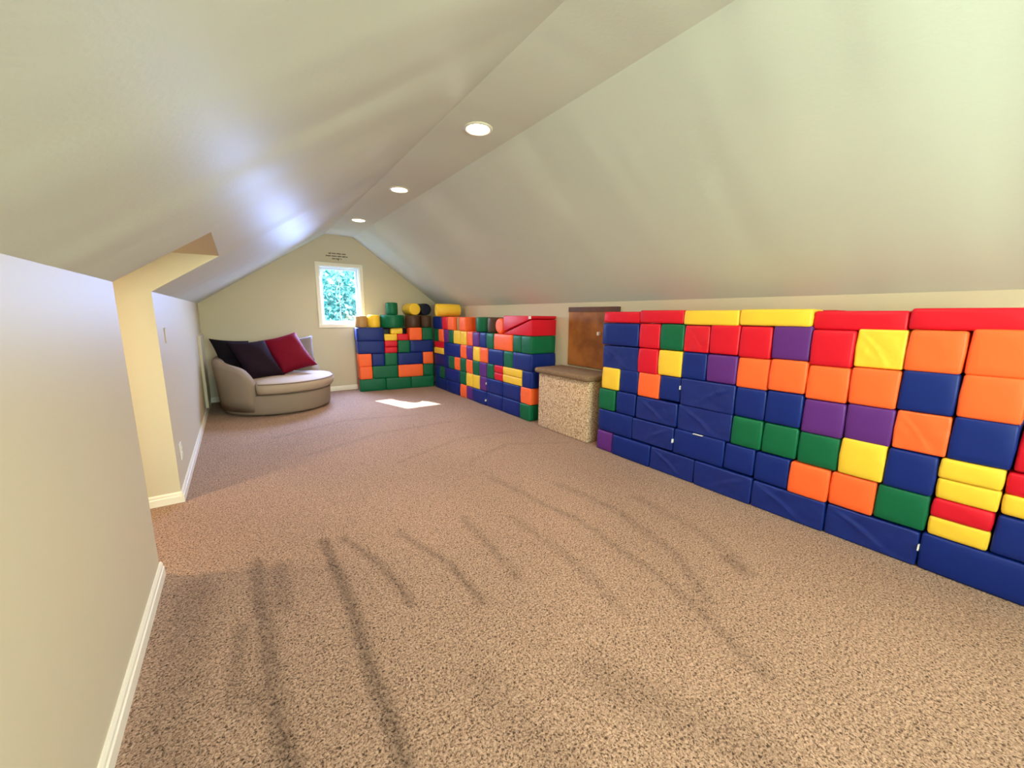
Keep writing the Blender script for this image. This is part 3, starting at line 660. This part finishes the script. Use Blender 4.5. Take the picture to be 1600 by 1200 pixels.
# pillows
def pillow(name, w, h, t_, loc, axes, m, lab, rip=0, seed=0):
    """axes: (right, up) directions of the pillow face; the face looks along right x up"""
    rt = Vector(axes[0]).normalized(); u_ = Vector(axes[1]); u_ = u_.normalized(); nn = rt.cross(u_).normalized()
    N = 18; bm = bmesh.new(); grid = {}; rg = random.Random(seed); ph = rg.uniform(0, 6)
    for side in (1, -1):
        for i in range(N+1):
            for j in range(N+1):
                if side == -1 and (i in (0, N) or j in (0, N)): grid[(-1, i, j)] = grid[(1, i, j)]; continue
                u = 2*i/N-1; v = 2*j/N-1
                px_ = u*(1-.07*(1-v*v)*abs(u)); py_ = v*(1-.07*(1-u*u)*abs(v))
                zz = t_/2*((1-u**4)*(1-v**4))**.55*(1+rip*math.sin(5*u+3*v+ph))
                grid[(side, i, j)] = bm.verts.new(rt*(px_*w/2)+u_*(py_*h/2)+nn*(side*zz))
    for side in (1, -1):
        for i in range(N):
            for j in range(N):
                q = [grid[(side, i, j)], grid[(side, i+1, j)], grid[(side, i+1, j+1)], grid[(side, i, j+1)]]
                bm.faces.new(q if side == 1 else q[::-1])
    o = from_bm(name, bm, m, None, loc, True); return tag(o, lab, 'pillow', 'pillows on the round loveseat')
DARK = mat('dark_pillow', srgb(34, 20, 32), .8, bump=[(6, .5, .02), (260, .2, .001)], spec=.12)
DARK2 = mat('darker_pillow', srgb(20, 14, 22), .8, bump=[(6, .5, .02), (260, .2, .001)], spec=.12)
REDP = mat('crimson_pillow', srgb(112, 4, 32), .65, bump=[(6, .4, .02), (260, .2, .001)], spec=.12)
GREYP = mat('grey_pillow', srgb(132, 124, 126), .8, bump=[(6, .4, .02)])
pillow('pillow', .42, .42, .17, (-.042, 5.92, .675), ((.94, .323, -.111), (-.25, .264, .93)), DARK2, 'blackish pillow farthest left, half hidden behind the large dark plum pillow', .1, 1)
pillow('pillow', .40, .52, .16, (.165, 5.70, .635), ((.984, .177, .027), (-.358, .369, .858)), DARK, 'large dark plum pillow leaning in front, left of the crimson pillow', .08, 2)
pillow('pillow', .45, .53, .16, (.524, 5.838, .685), ((.964, .12, .235), (-.392, .419, .819)), REDP, 'crimson red pillow leaning tilted in the middle of the loveseat', .05, 3)
pillow('pillow', .36, .36, .10, (.68, 6.08, .70), ((.95, -.268, .147), (.02, .31, .95)), GREYP, 'pale grey pillow at the right, mostly hidden behind the crimson pillow', .05, 4)

# ------------------------------------------------------------------ outdoors: lawn, trees
LAWN = mat('grass', srgb(84, 110, 60), .9, mix=(3, srgb(60, 86, 42), .4, .6))
bm = bmesh.new(); bbox(bm, -40, 40, -40, YN-.5, -2.9, -2.85); bbox(bm, -40, 40, YF+.5, 60, -2.9, -2.85); tag(from_bm('lawn', bm, LAWN), 'green lawn outside the window', 'lawn', kind='stuff')
LEAF = bpy.data.materials.new('leaf'); LEAF.use_nodes = True; t = LEAF.node_tree; b = t.nodes['Principled BSDF']; b.inputs['Roughness'].default_value = .5
ln = t.nodes.new('ShaderNodeTexNoise'); ln.inputs['Scale'].default_value = 5.5; lg = t.nodes.new('ShaderNodeNewGeometry'); t.links.new(lg.outputs['Position'], ln.inputs['Vector'])
lr = t.nodes.new('ShaderNodeValToRGB'); lr.color_ramp.elements[0].position = .46; lr.color_ramp.elements[0].color = (*srgb(40, 130, 128), 1); lr.color_ramp.elements[1].position = .54; lr.color_ramp.elements[1].color = (*srgb(196, 238, 236), 1)  # shade and sun on the leaves painted in as dark teal and near-white patches
t.links.new(ln.outputs[0], lr.inputs[0]); t.links.new(lr.outputs[0], b.inputs['Base Color'])
tl = t.nodes.new('ShaderNodeBsdfTranslucent'); tl.inputs[0].default_value = (*srgb(205, 248, 248), 1); mx = t.nodes.new('ShaderNodeMixShader'); mx.inputs[0].default_value = .5; t.links.new(lr.outputs[0], tl.inputs[0])
t.links.new(b.outputs[0], mx.inputs[1]); t.links.new(tl.outputs[0], mx.inputs[2]); t.links.new(mx.outputs[0], t.nodes['Material Output'].inputs[0])
BARK = mat('bark', srgb(96, 84, 70), .9, bump=[(20, .5, .02)])
def tree(x, y, z0, h, crown, n, lab, seed, size=.09, box=None):
    rg = np.random.RandomState(seed)
    root = tag(empty('leafy_tree', (x, y, z0)), lab, 'tree', 'trees outside the window')
    bm = bmesh.new(); pts = [(0, 0, 0), (.05, .02, h*.4), (-.06, .05, h*.75), (0, 0, h*.95)]
    rows = []
    for (a, b_, c_), r_ in zip(pts, (.16, .12, .07, .02)):
        rows.append([bm.verts.new((a+r_*math.cos(k*math.pi/4), b_+r_*math.sin(k*math.pi/4), c_)) for k in range(8)])
    for a, b_ in zip(rows, rows[1:]):
        for k in range(8): bm.faces.new((a[k], a[(k+1) % 8], b_[(k+1) % 8], b_[k]))
    from_bm('trunk', bm, BARK, root)
    # leaves: pointed quads scattered through the crown
    d = rg.normal(size=(n, 3)); d /= np.linalg.norm(d, axis=1)[:, None]; rad_ = rg.rand(n, 1)**.4
    c = d*rad_*np.array(crown) + np.array([0, 0, h*.62])
    a = rg.normal(size=(n, 3)); a /= np.linalg.norm(a, axis=1)[:, None]; e = rg.normal(size=(n, 3)); e -= (e*a).sum(1)[:, None]*a; e /= np.linalg.norm(e, axis=1)[:, None]
    s = size*(.6+.8*rg.rand(n, 1))
    P = np.stack([c-a*s, c+e*s*.45, c+a*s, c-e*s*.45], 1).reshape(-1, 3)
    me = bpy.data.meshes.new('foliage'); me.from_pydata(P.tolist(), [], np.arange(4*n).reshape(-1, 4).tolist()); me.update()
    f = link('foliage', me, LEAF, root); f['kind'] = 'stuff'
    return root
tree(2.1, 10.2, -2.85, 5.6, (2.0, 1.3, 2.4), 16000, 'leafy tree filling the window view, nearest the house', 11)
tree(3.2, 14.8, -2.85, 6.4, (2.4, 1.8, 3.0), 14000, 'taller leafy tree farther back, behind the one nearest the house', 12, .12)
